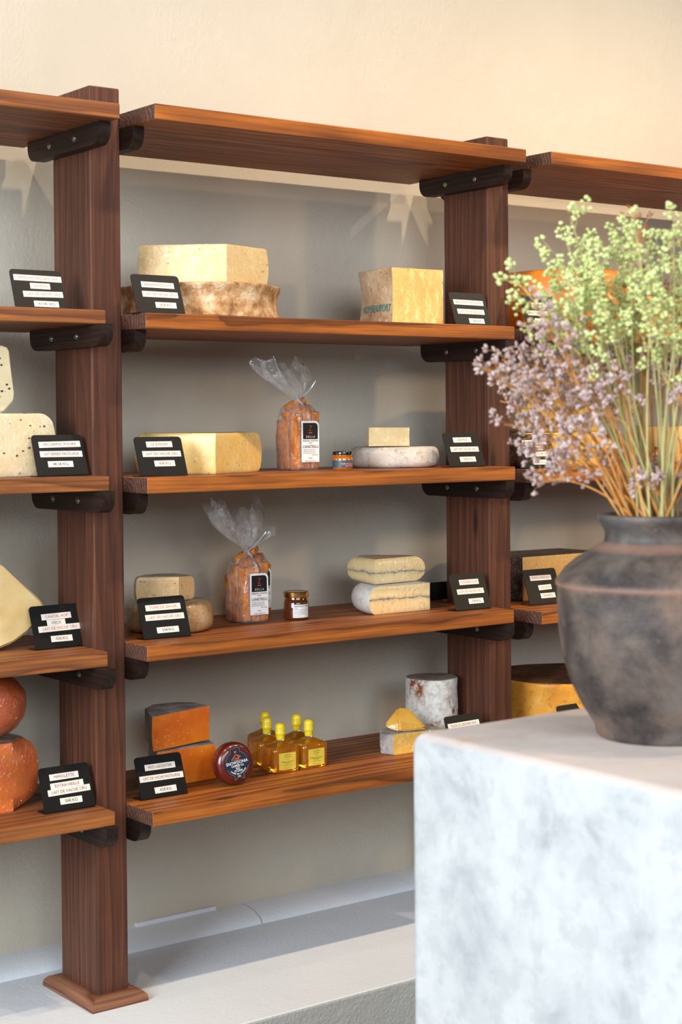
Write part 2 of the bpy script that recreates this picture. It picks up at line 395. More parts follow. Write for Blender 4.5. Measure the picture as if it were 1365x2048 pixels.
def cheese(name, label, loc, pts, focus, h, mats, cat='cheese', group=None, film=False, rz=0, rot=None, top=None, **k):
    bm = bm_cheese(pts, focus, h, **k)
    ms = list(mats)
    if top:
        ms.append(top)
        for f in bm.faces:
            if abs(f.normal.z) > .9 or len(f.verts) > 6: f.material_index = 2
    film_me = None
    if film:
        b2 = bm.copy(); bmesh.ops.recalc_face_normals(b2, faces=b2.faces[:])
        for v in b2.verts: v.normal_update()
        for v in b2.verts:
            v.co += v.normal*.0013
            if v.co.z < 0: v.co.z = 0
        film_me = mesh('cling_film', b2, M['cling'], .6)
    o = obj(name, mesh(name, bm, ms, .5), None, loc, rot or (0, 0, rz))
    tag(o, label, cat, group)
    if film: obj('cling_film', film_me, o)
    return o
E0 = .0004
P_cream = paste('cream_cheese_paste', rgb(240, 213, 156), rgb(234, 200, 136), .25)
P_gold = paste('golden_cheese_paste', rgb(248, 196, 108), rgb(242, 184, 92), .15)
P_yellow = paste('yellow_cheese_paste', rgb(242, 198, 90), rgb(236, 186, 76), .3, rgb(190, 130, 50), hs=45)
P_juss = paste('pale_yellow_paste', rgb(250, 218, 140), rgb(244, 198, 96), .4, rgb(190, 140, 70), hs=70)
P_tome = paste('small_eyed_paste', rgb(242, 204, 144), rgb(232, 182, 112), .9, rgb(130, 80, 40), hs=75)
P_orange = paste('deep_orange_paste', rgb(250, 140, 28), rgb(230, 100, 12), .5, rgb(250, 186, 110), hs=90, coat=.7)
P_mim = paste('mimolette_paste', rgb(240, 128, 44), rgb(226, 104, 20), 0, coat=.8)
P_pep = paste('peppercorn_paste', rgb(240, 222, 184), rgb(230, 204, 154), 1.3, rgb(58, 42, 26), hs=46)
P_cant = paste('ivory_paste', rgb(238, 212, 158), rgb(226, 188, 118), 0)
P_morb = paste('ash_line_paste', rgb(250, 224, 168), rgb(246, 212, 146), .3, rgb(200, 160, 100), ash=.040, hs=70)
P_morb2 = paste('ash_line_paste_upper', rgb(248, 222, 168), rgb(242, 208, 144), .2, rgb(200, 160, 100), ash=.030, hs=70)
R_abon = rind('mottled_brown_rind', rgb(128, 84, 50), rgb(186, 142, 96), rgb(222, 196, 160), 26, .005)
R_dark = rind('dark_brown_rind', rgb(52, 30, 18), rgb(92, 54, 28), rgb(120, 76, 42), 12, .004)
R_beau = rind('beaufort_rind', rgb(146, 100, 62), rgb(186, 150, 108), rgb(206, 178, 138), 9, .003, .3)
R_thin = rind('thin_tan_rind', rgb(176, 120, 70), rgb(202, 156, 106), rgb(214, 176, 130), 12, .002, .2)
R_grey = rind('grey_ash_rind', rgb(178, 164, 150), rgb(204, 192, 178), rgb(220, 210, 196), 9, .005)
R_tome = rind('golden_tan_rind', rgb(150, 108, 62), rgb(190, 148, 96), rgb(206, 170, 124), 22, .006, .5, .5)
R_white = rind('white_bloomy_rind', rgb(214, 204, 194), rgb(228, 222, 214), rgb(236, 232, 226), 8, .002, .3)
R_leic = rind('grey_cloth_rind', rgb(140, 132, 126), rgb(184, 176, 170), rgb(214, 208, 202), 18, .004)
R_mim = rind('dark_mottled_rind', rgb(70, 44, 30), rgb(130, 90, 64), rgb(160, 140, 124), 16, .004, .5)
R_orange = rind('smooth_orange_rind', rgb(190, 104, 28), rgb(208, 122, 36), rgb(216, 134, 46), 5, .001, .3, .45)
R_gold = rind('golden_wheel_rind', rgb(206, 132, 40), rgb(222, 152, 54), rgb(232, 178, 92), 9, .002, .2)
R_cant = rind('ochre_cantal_rind', rgb(176, 130, 66), rgb(206, 160, 90), rgb(214, 176, 112), 14, .003, .3)

# ---- middle bay, second shelf
z2, z3, z4, z5 = 1.598+E0, 1.2178+E0, .8276+E0, .4453+E0
cheese('round_cheese', 'whole flat cheese wheel with mottled brown rind under a cut wedge, below the top shelf', (.372, .118, z2), wheel_pts(.205), (0, 0), .083, [R_abon, R_abon], rb=.006, concave=.010, bulge=0, amp=.004, layers=9)
cheese('cheese_wedge', 'large pale film-wrapped wedge lying on the brown-rinded wheel, face cut towards the room', (.375, -.02, z2+.087), [(-.012, 0, 'c'), (.140, .050, 'r'), (.146, .10, 'r'), (.13, .16, 'r'), (.09, .205, 'r'), (.03, .235, 'r'), (-.04, .24, 'r'), (-.10, .22, 'r'), (-.15, .18, 'r'), (-.178, .135, 'c')], (0, .1), .094, [R_thin, P_cream], film=True, rb=.006, bulge=.004, amp=.002)
# Block with the printed rind: left side is the concave printed rind
bx, by = .891, -.005
pts = [(0, 0, 'c'), (.190, .030, 'c'), (.20, .20, 'c'), (.09, .215, 'r')]+[(.09-.14*k/8+.008*sin(pi*k/8), .215-.02*k/8, 'r') for k in range(1, 5)]
pts = [(0, 0, 'c'), (.178, 0, 'c'), (.178, .17, 'c'), (.018, .17, 'r'), (.008, .13, 'r'), (.0, .09, 'r'), (-.002, .045, 'r')]
cheese('cheese_block', 'tall block of yellow cheese with green lettering on its brown concave rind', (bx, by, z2), pts, (.12, .1), .152, [R_beau, P_gold], film=True, rb=.006, concave=.010, bulge=0, amp=.0012)
def rind_print():
    o = bpy.data.objects['cheese_block']
    bm = text_bm('AOP BEAUFORT', .027, fit=.135, bold=.012)
    # text in xy -> on the left side, reading from back (y=.17) to front (y=.0); side faces -x
    bm.transform(Matrix(((0, 0, -1, 0), (-1, 0, 0, 0), (0, 1, 0, 0), (0, 0, 0, 1))))
    for v in bm.verts:
        y = v.co.y+.078; z = v.co.z+.046
        prof = [(0, 0), (.045, -.002), (.09, 0), (.13, .008), (.17, .018)]
        xb = 0
        for (ya, xa), (yb, xb_) in zip(prof, prof[1:]):
            if ya <= y <= yb: xb = xa+(xb_-xa)*(y-ya)/(yb-ya)
        v.co = Vector((xb+.0105*sin(pi*z/.152)-.0032, y, z))
    me = bpy.data.meshes.new('lettering'); bm.to_mesh(me); bm.free(); me.materials.append(plain('green_rind_ink', rgb(46, 122, 116), .6)); obj('lettering', me, o)
rind_print()
# ---- middle bay, third shelf
cheese('cheese_wedge', 'low pale-yellow film-wrapped cheese wedge behind the card, left end of the third shelf', (.335, -.005, z3), [(0, 0, 'c'), (.185, .085, 'r')]+[(.17, .15, 'r'), (.11, .21, 'r'), (.04, .235, 'r'), (-.03, .225, 'r'), (-.09, .185, 'r')]+[(-.135, .14, 'c')], (0, .1), .100, [R_thin, P_juss], film=True, rb=.010, bulge=.008, amp=.002)
cheese('round_cheese', 'small flat grey-rinded cheese wheel carrying a wrapped wedge, third shelf', (1.0, .125, z3), wheel_pts(.118), (0, 0), .056, [R_grey, R_grey], rb=.012, bulge=.004, amp=.002)
cheese('cheese_wedge', 'little paper-thin wrapped cream wedge sitting on the grey cheese wheel', (1.0, .06, z3+.0585), [(0, 0, 'c'), (.052, .085, 'r'), (.02, .112, 'r'), (-.02, .12, 'r'), (-.06, .11, 'c'), (-.105, .05, 'c')], (0, .06), .050, [P_cream, P_cream], film=True, rb=.004, bulge=.0, amp=.003, rz=.1)
# ---- middle bay, fourth shelf
cheese('round_cheese', 'small tan wrinkled cheese wheel under the cut cheese on the fourth shelf', (.286, .138, z4), wheel_pts(.106), (0, 0), .074, [R_tome, R_tome], film=True, rb=.014, bulge=.004, amp=.003)
cheese('cheese_half', 'cut piece of cheese dotted with small holes, stacked on the small tan wheel', (.282, .085, z4+.076), [(0, 0, 'c'), (.052, .018, 'r')]+[(.058, .05, 'r'), (.045, .09, 'r'), (.01, .115, 'r'), (-.04, .11, 'r'), (-.075, .085, 'r')]+[(-.090, .05, 'c')], (-.01, .05), .060, [R_tome, P_tome], film=True, rb=.008, bulge=.004, amp=.002)
P = [(0, 0, 'c')]+[(.0, .19, 'r')]+arc(0, 0, .2, 90, 180, 16)[1:]
P[-1] = (-.2, 0, 'c')
cheese('cheese_quarter', 'lower of two cheeses with a dark ash line, straight cut and white rind', (1.056, .046, z4), P, (-.05, .05), .0745, [R_white, P_morb], film=True, rb=.016, bulge=.014, amp=.0015, layers=9)
cheese('cheese_wedge', 'upper of two ash-lined cheeses, wedge laid on the straight-cut one', (.897, .085, z4+.0765), [(0, 0, 'c'), (.165, .005, 'r'), (.172, .04, 'r'), (.16, .085, 'r'), (.13, .12, 'r'), (.08, .145, 'r'), (.04, .15, 'r'), (.018, .13, 'c')], (.06, .06), .068, [R_thin, P_morb2], film=True, rb=.018, bulge=.012, amp=.0015, layers=9)
# ---- middle bay, lowest shelf
cheese('cheese_block', 'lower orange cheese block beside the round waxed cheese', (.222, .098, z5), [(0, 0, 'c'), (.172, .0, 'c'), (.20, .10, 'r'), (.17, .15, 'r'), (.11, .16, 'r'), (.06, .14, 'r'), (.032, .07, 'r')], (.10, .06), .088, [R_leic, P_orange], rb=.004, bulge=.003, amp=.003)
cheese('cheese_block', 'upper orange cheese block with wrinkled grey cloth rind on top, tilted on its twin', (.218, .106, z5+.090), [(0, 0, 'c'), (.168, .0, 'c'), (.18, .08, 'r'), (.15, .125, 'r'), (.09, .135, 'r'), (.05, .11, 'r'), (.028, .06, 'r')], (.10, .06), .086, [R_leic, P_orange], rb=.004, bulge=.003, amp=.006, rot=(0, radians(-2.5), .05), seed=3)
cheese('cheese_cylinder', 'tall white drum of cheese with rusty patches in front of the right post', (1.152, .155, z5), wheel_pts(.074, 40), (0, 0), .178, [NT('x').m]*2, rb=.006, bulge=-.001, amp=.0028, layers=12)
def drum_mat():
    t = NT('white_mould_rust_rind'); v = t.coord(False)
    a = t.noise(v, 13, 7, .7).outputs['Fac']; g = t.noise(t.coord(False, (1, 1, .7)), 5.5, 3, .6).outputs['Fac']
    c = t.ramp(t.noise(v, 60, 5, .65).outputs['Fac'], [(.35, rgb(200, 192, 182)), (.6, rgb(240, 236, 228))])
    m = t.math('MULTIPLY', t.ramp(a, [(.47, (0, 0, 0)), (.54, (1, 1, 1))]), t.ramp(g, [(.44, (0, 0, 0)), (.52, (1, 1, 1))]))
    c = t.mix(m, c, rgb(142, 82, 44)); t.set(base=c, rough=.9, spec=.2)
    t.bump(t.math('ADD', a, t.math('MULTIPLY', t.noise(v, 70, 5, .7).outputs['Fac'], .5)), .006, .9); return t.m
dm = drum_mat(); top_dm = rind('drum_top_rind', rgb(110, 98, 88), rgb(140, 124, 110), rgb(160, 146, 130), 22, .004)
o = bpy.data.objects['cheese_cylinder']; o.data.materials.clear(); o.data.materials.append(dm); o.data.materials.append(top_dm)
for p in o.data.polygons: p.material_index = 1 if p.normal.z > .8 else 0
cheese('cheese_chunk', 'flat yellow cheese chunk with whitish rind on the lowest shelf, under an angular piece', (.925, .045, z5), [(0, 0, 'c'), (.16, -.015, 'c'), (.15, .07, 'c'), (.02, .085, 'r'), (-.012, .04, 'r')], (.07, .04), .056, [R_leic, P_yellow], film=True, rb=.004, bulge=.002, amp=.002)
bm = bmesh.new()
for p in ((0, 0, 0), (.085, -.012, 0), (.09, .05, 0), (.02, .07, 0), (-.028, .035, .018), (.0, .005, .03), (.02, .035, .062), (.045, .02, .058), (.085, .03, .022), (-.02, .02, .008)): bm.verts.new(p)
bmesh.ops.convex_hull(bm, input=bm.verts[:]); bmesh.ops.bevel(bm, geom=bm.edges[:], offset=.004, segments=2, affect='EDGES')
o = obj('cheese_chunk', mesh('cheese_chunk', bm, paste('yellow_chunk_paste', rgb(240, 188, 78), rgb(226, 160, 60), 0, coat=.8), .6), None, (.955, .055, z5+.0585), (0, 0, -.05))
tag(o, 'angular yellow cheese piece perched on the flat chunk beside the white drum', 'cheese')
# ---- left bay
zl2, zl3, zl4, zl5 = 1.6032+E0, 1.2232+E0, .8198+E0, .4558+E0
cheese('cheese_block', 'white cheese with black peppercorns standing behind the card on the left bay, lower piece', (-.389, .047, zl3), [(0, 0, 'c'), (.305, 0, 'r'), (.312, .06, 'r'), (.30, .13, 'c'), (0, .15, 'c')], (.15, .07), .145, [R_thin, P_pep], film=True, rb=.022, bulge=.012, amp=.0015, layers=9)
P = [(0, 0), (.20, .0), (.228, .028), (.226, .045), (.217, .145), (.205, .152), (.0, .152)]
bm = bm_prism([(x-.1, z) for x, z in P], .10, .10); bmesh.ops.bevel(bm, geom=bm.edges[:], offset=.004, segments=2, affect='EDGES')
o = obj('cheese_wedge', mesh('cheese_wedge', bm, P_pep, .5), None, (-.30, .05, zl3+.147), (0, 0, 0))
tag(o, 'upper peppercorn cheese piece cut off by the left edge of the picture', 'cheese')
bm = bm_prism([(-.44, .002), (-.20, .002), (-.155, .016), (-.118, .038), (-.086, .066), (-.070, .086), (-.085, .112), (-.18, .195), (-.235, .235), (-.44, .235)], .11, .213)
bmesh.ops.bevel(bm, geom=bm.edges[:], offset=.006, segments=3, affect='EDGES')
for f in bm.faces: f.material_index = 1 if f.calc_center_median().z < .03 else 0
o = obj('cheese_wedge', mesh('cheese_wedge', bm, [P_cant, R_cant], .5), None, (0, 0, zl4)); tag(o, 'big ivory cheese wedge sloping down to the right on the left bay', 'cheese')
P = arc(0, 0, .12, -90, 90, 18)
cheese('cheese_half_ball', 'lower half of a film-wrapped deep orange ball cheese beside the card', (-.185, .055, zl5), [(-.16, 0, 'c'), (0, 0, 'c'), (.072, .045, 'r'), (.085, .09, 'r'), (.07, .16, 'r'), (0, .21, 'r'), (-.1, .22, 'r'), (-.16, .2, 'c')], (-.05, .1), .158, [R_mim, P_mim], film=True, rb=.035, bulge=.014, amp=.002, layers=12)
cheese('round_cheese', 'upper film-wrapped orange ball cheese with scored surface under the fourth left shelf', (-.212, .14, zl5+.160), wheel_pts(.072), (0, 0), .158, [paste('orange_film_paste', rgb(222, 104, 26), rgb(190, 78, 16), 0, coat=1.0)]*2, film=True, rb=.05, bulge=.022, amp=.003, layers=12)
# ---- right bay
zr2, zr3, zr4, zr5 = 1.598+E0, 1.2073+E0, .8168+E0, .4400+E0
cheese('round_cheese', 'big smooth orange-rinded cheese wheel on the right bay behind the flowers', (1.63, .115, zr2), wheel_pts(.205), (0, 0), .175, [R_orange, R_orange], rb=.02, bulge=.012, amp=.002, layers=9)
cheese('cheese_wedge', 'golden cut cheese with dark rind, right of the orange wheel behind the flowers', (1.87, .0, zr2), [(0, 0, 'c'), (.30, .0, 'c'), (.3, .2, 'r'), (.0, .22, 'r'), (-.01, .1, 'r')], (.15, .1), .115, [R_orange, P_yellow], film=True, rb=.01, bulge=.006)
cheese('cheese_block', 'lower yellow holed cheese block on the third right shelf, behind the card', (1.385, .02, zr3), [(0, 0, 'c'), (.39, -.0, 'c'), (.38, .2, 'r'), (-.01, .22, 'r'), (-.03, .1, 'r')], (.2, .1), .1, [R_dark, P_yellow], film=True, rb=.012, bulge=.012, amp=.0015)
cheese('cheese_block', 'upper yellow cheese block stacked on its holed twin behind the lilac blossoms', (1.40, .04, zr3+.102), [(0, 0, 'c'), (.30, .0, 'c'), (.28, .18, 'r'), (-.01, .2, 'r'), (-.02, .1, 'r')], (.2, .1), .098, [R_thin, P_yellow], film=True, rb=.012, bulge=.008, amp=.0015)
cheese('cheese_block', 'pale yellow block at the right picture edge on the third right shelf', (2.02, .02, zr3), [(0, 0, 'c'), (.25, .0, 'c'), (.25, .18, 'c'), (0, .18, 'c')], (.12, .09), .115, [R_thin, P_gold], film=True, rb=.012, inset_all=.01, amp=.0015)
cheese('cheese_block', 'dark-rinded golden cheese block on the fourth right shelf beside the vase', (1.462, .112, zr4), [(0, 0, 'c'), (.34, .0, 'c'), (.34, .19, 'r'), (-.02, .2, 'r'), (-.03, .1, 'r')], (.15, .1), .128, [R_dark, P_gold], film=True, rb=.006, bulge=-.004, amp=.002, top=R_dark)
cheese('round_cheese', 'tall golden cheese wheel with dark top on the lowest right shelf', (1.62, .11, zr5), wheel_pts(.215), (0, 0), .152, [R_gold, R_gold], top=R_dark, rb=.006, bulge=-.002, amp=.002)

# ------------------------------------------------------------------ price cards
M['card'] = plain('black_card_metal', rgb(20, 18, 16), .45, spec=.3)
M['strip'] = plain('white_label_tape', rgb(236, 228, 216), .4, coat=.3)
M['ink_o'] = plain('faded_orange_ink', rgb(196, 92, 56), .5)
M['ink_b'] = plain('brown_ink', rgb(120, 66, 46), .5)
M['ink_k'] = plain('dark_ink', rgb(46, 38, 36), .5)
LEAN = radians(20)
CW, CH = .130, .096
def card_mtx():                            # (x, 0, u) on the plate -> leaning back by LEAN
    return Matrix(((1, 0, 0, 0), (0, cos(LEAN), sin(LEAN), 0), (0, -sin(LEAN), cos(LEAN), .0022), (0, 0, 0, 1)))
def price_card(label, loc, rz, lines, w=CW, h=CH, sag=0):
    e = empty('price_card', loc, rz); tag(e, label, 'price card', 'black leaning price cards')
    K = card_mtx()
    bm = bm_prism(rrect(w, h, .009, bl=False, br=False, cx=w/2), .0018, 0.0); bm.transform(K)
    fb = bm_box(0, w, -.0018, .036, 0, .0018); me = bpy.data.meshes.new('t'); fb.to_mesh(me); fb.free(); bm.from_mesh(me)
    obj('plate', mesh('plate', bm, M['card']), e)
    for i, (txt, fy, dx, sw, ink) in enumerate(lines):
        sh = .0145; x0 = w/2+dx; u = h*(1-fy)
        a = radians(((i*37+int(w*1e4)+len(txt)*13) % 5-2)*.35)
        R = Matrix.Translation((x0, 0, u)) @ Matrix.Rotation(a, 4, 'Y')
        b = bm_box(-sw/2, sw/2, -.0018-.0005, -.0018, -sh/2, sh/2); b.transform(K @ R)
        s = obj('label_strip', mesh('label_strip', b, M['strip']), e)
        place_text('lettering', txt, .0098, M[ink], s, K @ R @ Matrix.Translation((0, -.0026, -.0002)) @ XZ, fit=sw*.84, bold=0, xs=1.0)
    return e
O, B, Kk = 'ink_o', 'ink_b', 'ink_k'
price_card('black price card in front of the cut wedge, second shelf of the middle bay', (.076, -.08, z2), 0, [('ABONDANCE AOP', .27, .004, .088, O), ('LAIT DE VACHE CRU', .52, .006, .096, O), ('45€/KG', .80, .016, .056, B)])
price_card('black price card right of the yellow block with green lettering', (1.078, -.045, z2), 0, [('BEAUFORT D\'ETE AOP', .30, 0, .106, O), ('LAIT DE VACHE CRU', .58, .001, .096, O), ('58€/KG', .86, .014, .054, Kk)], w=.128)
price_card('black price card in front of the low pale-yellow wedge, third shelf', (.103, -.04, z3), 0, [('LE JUSSON', .20, .002, .071, B), ('LAIT DE VACHE CRU', .45, .004, .105, B), ('45€/KG', .70, .007, .056, B)])
price_card('black price card beside the grey cheese wheel against the right post', (1.052, -.045, z3), 0, [('GESVOIS', .22, .002, .064, B), ('LAIT DE VACHE CRU', .50, .003, .100, B), ('42€/KG', .80, .006, .056, B)], w=.128)
price_card('black price card under the holed half cheese, fourth shelf', (.131, .000, z4), -.02, [('TOME DE SAVOIE', .26, .002, .096, O), ('LAIT DE VACHE CRU', .50, .002, .106, O), ('35€/KG', .82, .004, .060, Kk)], h=.1)
price_card('black price card beside the two ash-lined cheeses', (1.083, -.032, z4), -.02, [('MORBIER AOP', .24, .004, .068, O), ('LAIT DE VACHE CRU', .50, .002, .094, O), ('32€/KG', .78, .014, .052, Kk)], w=.124, h=.1)
price_card('black price card in front of the orange blocks, lowest shelf', (.121, .004, z5), 0, [('RED LEICESTER', .28, .002, .084, B), ('LAIT DE VACHE PASTEURISE', .54, .001, .121, B), ('42€/KG', .84, .006, .060, Kk)], h=.1)
price_card('black price card half hidden behind the stone pedestal, in front of the white drum', (1.052, -.045, z5), 0, [('FLEUR DU SENTIER AOC', .27, .0, .112, B)], w=.128, h=.1)
price_card('black price card in front of the left post, second left shelf', (-.192, -.0, zl2), 0, [('PARMIGIANO REGGIANO AOP', .22, .003, .120, O), ('24 MOIS', .42, .006, .05, O), ('LAIT DE VACHE CRU', .63, .010, .100, O), ('43.5€/ KG', .88, .014, .062, Kk)], w=.130)
price_card('black price card beside the peppercorn cheese, third left shelf', (-.142, .0, zl3), 0, [('PECORINO POIVRE', .24, .004, .106, B), ('LAIT BREBIS PASTEURISE', .48, .004, .108, B), ('48.5€/KG', .73, -.002, .064, Kk)], w=.130, h=.098)
price_card('black price card beside the ivory wedge, fourth left shelf', (-.124, .055, zl4), .03, [('CANTAL AOP', .27, .0, .078, O), ('VIEUX', .42, -.003, .048, B), ('LAIT DE VACHE CRU', .55, .004, .112, O), ('42€/KG', .80, .004, .056, B)], w=.135, h=.102)
price_card('black price card beside the orange ball cheese, lowest left shelf', (-.143, -.018, zl5), .0, [('MIMOLETTE', .24, -.002, .074, B), ('EXTRA-VIEILLE', .44, .002, .084, B), ('LAIT DE VACHE CRU', .575, .005, .108, B), ('50€/KG', .80, .006, .056, Kk)], w=.130, h=.102)
price_card('black price card in front of the orange wheel, second right shelf', (1.318, -.07, zr2), 0, [('TOMME', .30, -.004, .052, Kk), ('LAIT CRU DE VACHE', .56, .0, .104, Kk), ('52€ / KG', .80, -.002, .058, Kk)])
price_card('black price card before the holed yellow blocks, third right shelf', (1.328, -.04, zr3), 0, [('APPENZELLER AOP', .25, -.001, .094, O), ('5 MOIS', .42, .0, .05, O), ('LAIT DE VACHE CRU', .60, .0, .098, O), ('40€/KG', .84, .002, .052, O)], h=.1)
price_card('black price card before the dark-rinded block, just left of the vase', (1.397, .012, zr4), -.0, [('ETIVAZ 14 MOIS AOC', .26, .0, .082, O), ('L.CRU VACHE', .54, .008, .050, O), ('59.5€/KG', .78, .012, .056, Kk)], h=.102)
price_card('black price card before the tall golden wheel, top peeking over the pedestal', (1.42, -.10, zr5), 0, [('WITZEBERG', .27, .0, .062, B)], h=.102, w=.128)
# the dark card lying back behind the ash-lined cheese card
e = empty('price_card', (1.205, .228, z4)); tag(e, 'plain low black card behind the middle right post, fourth shelf', 'price card')
bm = bm_prism(rrect(.12, .05, .009, bl=False, br=False, cx=.06), .0018, 0.0); bm.transform(Matrix.Rotation(-.15, 4, 'X') @ Matrix.Translation((0, 0, .001)))
fb = bm_box(0, .12, 0, .034, 0, .0018); me = bpy.data.meshes.new('t'); fb.to_mesh(me); fb.free(); bm.from_mesh(me)
obj('plate', mesh('plate', bm, M['card']), e)

# ------------------------------------------------------------------ biscuit bags
def biscuit_mat():
    t = NT('rough_biscuit'); v = t.coord(True)
    a = t.noise(v, 34, 6, .7).outputs['Fac']
    c = t.ramp(a, [(.3, rgb(136, 66, 20)), (.5, rgb(198, 116, 48)), (.7, rgb(226, 154, 84))]); t.set(base=c, rough=.75, spec=.2)
    t.bump(t.noise(v, 70, 6, .7).outputs['Fac'], .006, .9); return t.m
M['biscuit'] = biscuit_mat()
M['paper'] = plain('white_paper_label', rgb(234, 232, 228), .45, coat=.2)
M['black'] = plain('black_print', rgb(24, 20, 22), .4)
M['orange'] = plain('orange_print', rgb(230, 92, 48), .5)
M['silver'] = plain('silver_twist_tie', rgb(206, 208, 212), .25, metal=.6)
def biscuit_me(w, d, h, seed):
    bm = bm_box(-w/2, w/2, -d/2, d/2, 0, h, .004, 2)
    bmesh.ops.subdivide_edges(bm, edges=[e for e in bm.edges if abs(e.verts[0].co.z-e.verts[1].co.z) > .05], cuts=9)
    jit(bm, .0045, 40, seed); return mesh('biscuit', bm, M['biscuit'], .9)
def bag(label, loc, rz, seed, lean, W_=.078, D_=.094, Hb=.150, neck=.182, topz=.285, fan=(.062, .02)):
    r = random.Random(seed); e = empty('biscuit_bag', loc, rz); tag(e, label, 'bag of biscuits', 'clear bags of biscuits')
    k = 0
    for i in range(3):
        for j in range(3):
            if i == 1 and j == 1: continue
            w, d = W_/3-.0015, D_/3-.0015; h = Hb*r.uniform(.86, 1.0)-(.012 if j == 2 else 0)
            b = obj('biscuit', biscuit_me(w, d, h, seed*10+k), e, (-W_/2+.001+(i+.5)*(W_-.002)/3, -D_/2+.001+(j+.5)*(D_-.002)/3, .004)); b.rotation_euler = (r.uniform(-.012, .012), r.uniform(-.02, .02), r.uniform(-.06, .06)); k += 1
    for i in range(2):
        b = obj('biscuit', biscuit_me(.02, .02, W_*.78, seed*10+k), e, (-W_*.36, -.012+i*.022, Hb-.004+i*.008)); b.rotation_euler = (0, radians(80-i*14), 0); k += 1
    # cellophane
    bm = bmesh.new(); N = 72; rings = []
    lx, ly = lean
    sec = [(0, 1.0, 0, 6), (.004, 1.03, 0, 6), (.04, 1.05, .001, 5), (.09, 1.05, .0015, 5), (Hb*.9, 1.03, .002, 4), (Hb+.006, .88, .003, 3), (Hb+.016, .6, .004, 2.5), (neck-.008, .28, .003, 2), (neck, .15, .0015, 2), (neck+.006, .14, .0015, 2)]
    ph = [r.uniform(0, 6.28) for _ in range(6)]
    for z, s, amp, ex in sec:
        ring = []
        for q in range(N):
            a = 2*pi*q/N; c_, s_ = cos(a), sin(a)
            rr = (abs(c_)**ex+abs(s_)**ex)**(-1/ex)
            cr = amp*(sin(9*a+ph[0]+z*40)+.7*sin(17*a+ph[1]-z*30))
            ring.append(bm.verts.new(((W_/2*s*rr+cr)*c_, (D_/2*s*rr+cr)*s_, z)))
        rings.append(ring)
    nf = 9
    for kf in range(1, nf+1):
        f = kf/nf; z = neck+.006+(topz-neck)*f
        cx = lx*f**1.2; cy = ly*f**1.2; sx = .006+fan[0]*sin(f*pi*.62)**.9*.8; sy = .005+fan[1]*f**.8
        ring = []
        for q in range(N):
            a = 2*pi*q/N
            cr = (.25*sin(5*a+ph[2]+f*2)+.3*sin(11*a+ph[3])+.2*sin(19*a+ph[4]+f*3))*f**.5
            tt = 1+cr*.55
            zz = z+.022*f*f*sin(2*a+ph[5])+.012*f*sin(7*a+ph[1])
            ring.append(bm.verts.new((cx+sx*cos(a)*tt, cy+sy*sin(a)*tt+fan[1]*.8*cr, zz)))
        rings.append(ring)
    for a, b in zip(rings, rings[1:]):
        for i in range(N): bm.faces.new((a[i], a[(i+1) % N], b[(i+1) % N], b[i]))
    bm.faces.new(rings[0][::-1])
    obj('cellophane', mesh('cellophane', bm, M['cello'], 1.4), e)
    tb = bmesh.new()
    bm_tube(tb, [Vector((.0055*cos(a)+0, .0055*sin(a), neck+.003+.0006*k2)) for k2, a in enumerate([i*.7 for i in range(20)])], .0022, .0022, 6)
    bm_tube(tb, [Vector((0, -.008, neck)), Vector((.004, -.022, neck-.008)), Vector((-.002, -.034, neck-.022)), Vector((.006, -.040, neck-.034)), Vector((-.010, -.044, neck-.037))], .0032, .0032, 6)
    bm_tube(tb, [Vector((.004, 0, neck+.004)), Vector((.03, -.01, neck+.026)), Vector((.052, -.014, neck+.052))], .0022, .0022, 6)
    obj('twist_tie', mesh('twist_tie', tb, M['silver'], 1.0), e)
    # label on the front face
    yf = -D_/2*1.05-.0022
    lb = obj('paper_label', mesh('paper_label', bm_prism(rrect(.056, .106, .012, tl=False, bl=False, br=False, cx=.004, z0=.022), .0004, yf), M['paper']), e)
    pb = obj('printed_panel', mesh('printed_panel', bm_prism(rrect(.047, .042, .010, tl=False, bl=False, br=False, cx=.004, z0=.081), .0002, yf-.0006), M['black']), lb)
    def tx(s, size, z, m, x=.004, **kk): place_text('lettering', s, size, m, lb, Matrix.Translation((x, yf-.0012, z)) @ XZ, **kk)
    tx('Z', .021, .108, M['orange'], bold=-.028, xs=.85); tx('Z E L L A', .0072, .087, M['paper'], fit=.033)
    tx('MAISON  D\'HÔTES', .0062, .0765, M['black'], fit=.048)
    tx('CANISTRELLI', .0105, .0615, M['black'], fit=.049)
    for i, s in enumerate(('Ingrédients : farine de blé,', 'cassonade de saccharose, vin', 'blanc, amandes à levure, sel')): tx(s, .0036, .054-.0042*i, M['ink_k'], fit=.04, x=.0)
    tx('Poids : 250 g', .0042, .0405, M['ink_k'], x=.018, fit=.018); tx('www.zella.fr', .0052, .0255, M['ink_k'], fit=.036, spacing=1.3)
    for z in (.0965, .0705, .0315):
        obj('printed_rule', mesh('printed_rule', bm_box(-.0015, .0095, yf-.0012, yf-.0009, z, z+.0016), M['orange']), lb)
    return e
bag('clear biscuit bag with a black and white label, alone on the third shelf', (.652, .095, z3), .0, 3, (-.052, 0), Hb=.155, neck=.180, topz=.262, fan=(.080, .026))
bag('front one of two clear biscuit bags on the fourth shelf, beside the marmalade jar', (.527, .152, z4), .0, 7, (-.035, 0), Hb=.152, neck=.178, topz=.292, fan=(.082, .030))
bag('rear one of two clear biscuit bags on the fourth shelf, mostly hidden', (.618, .270, z4), .0, 11, (.03, 0), Hb=.150, neck=.170, topz=.235, fan=(.055, .02))
bag('clear biscuit bag half hidden behind the vase, fourth right shelf', (1.87, .06, zr4), .1, 15, (-.01, 0), Hb=.205, neck=.235, topz=.30, fan=(.05, .02))

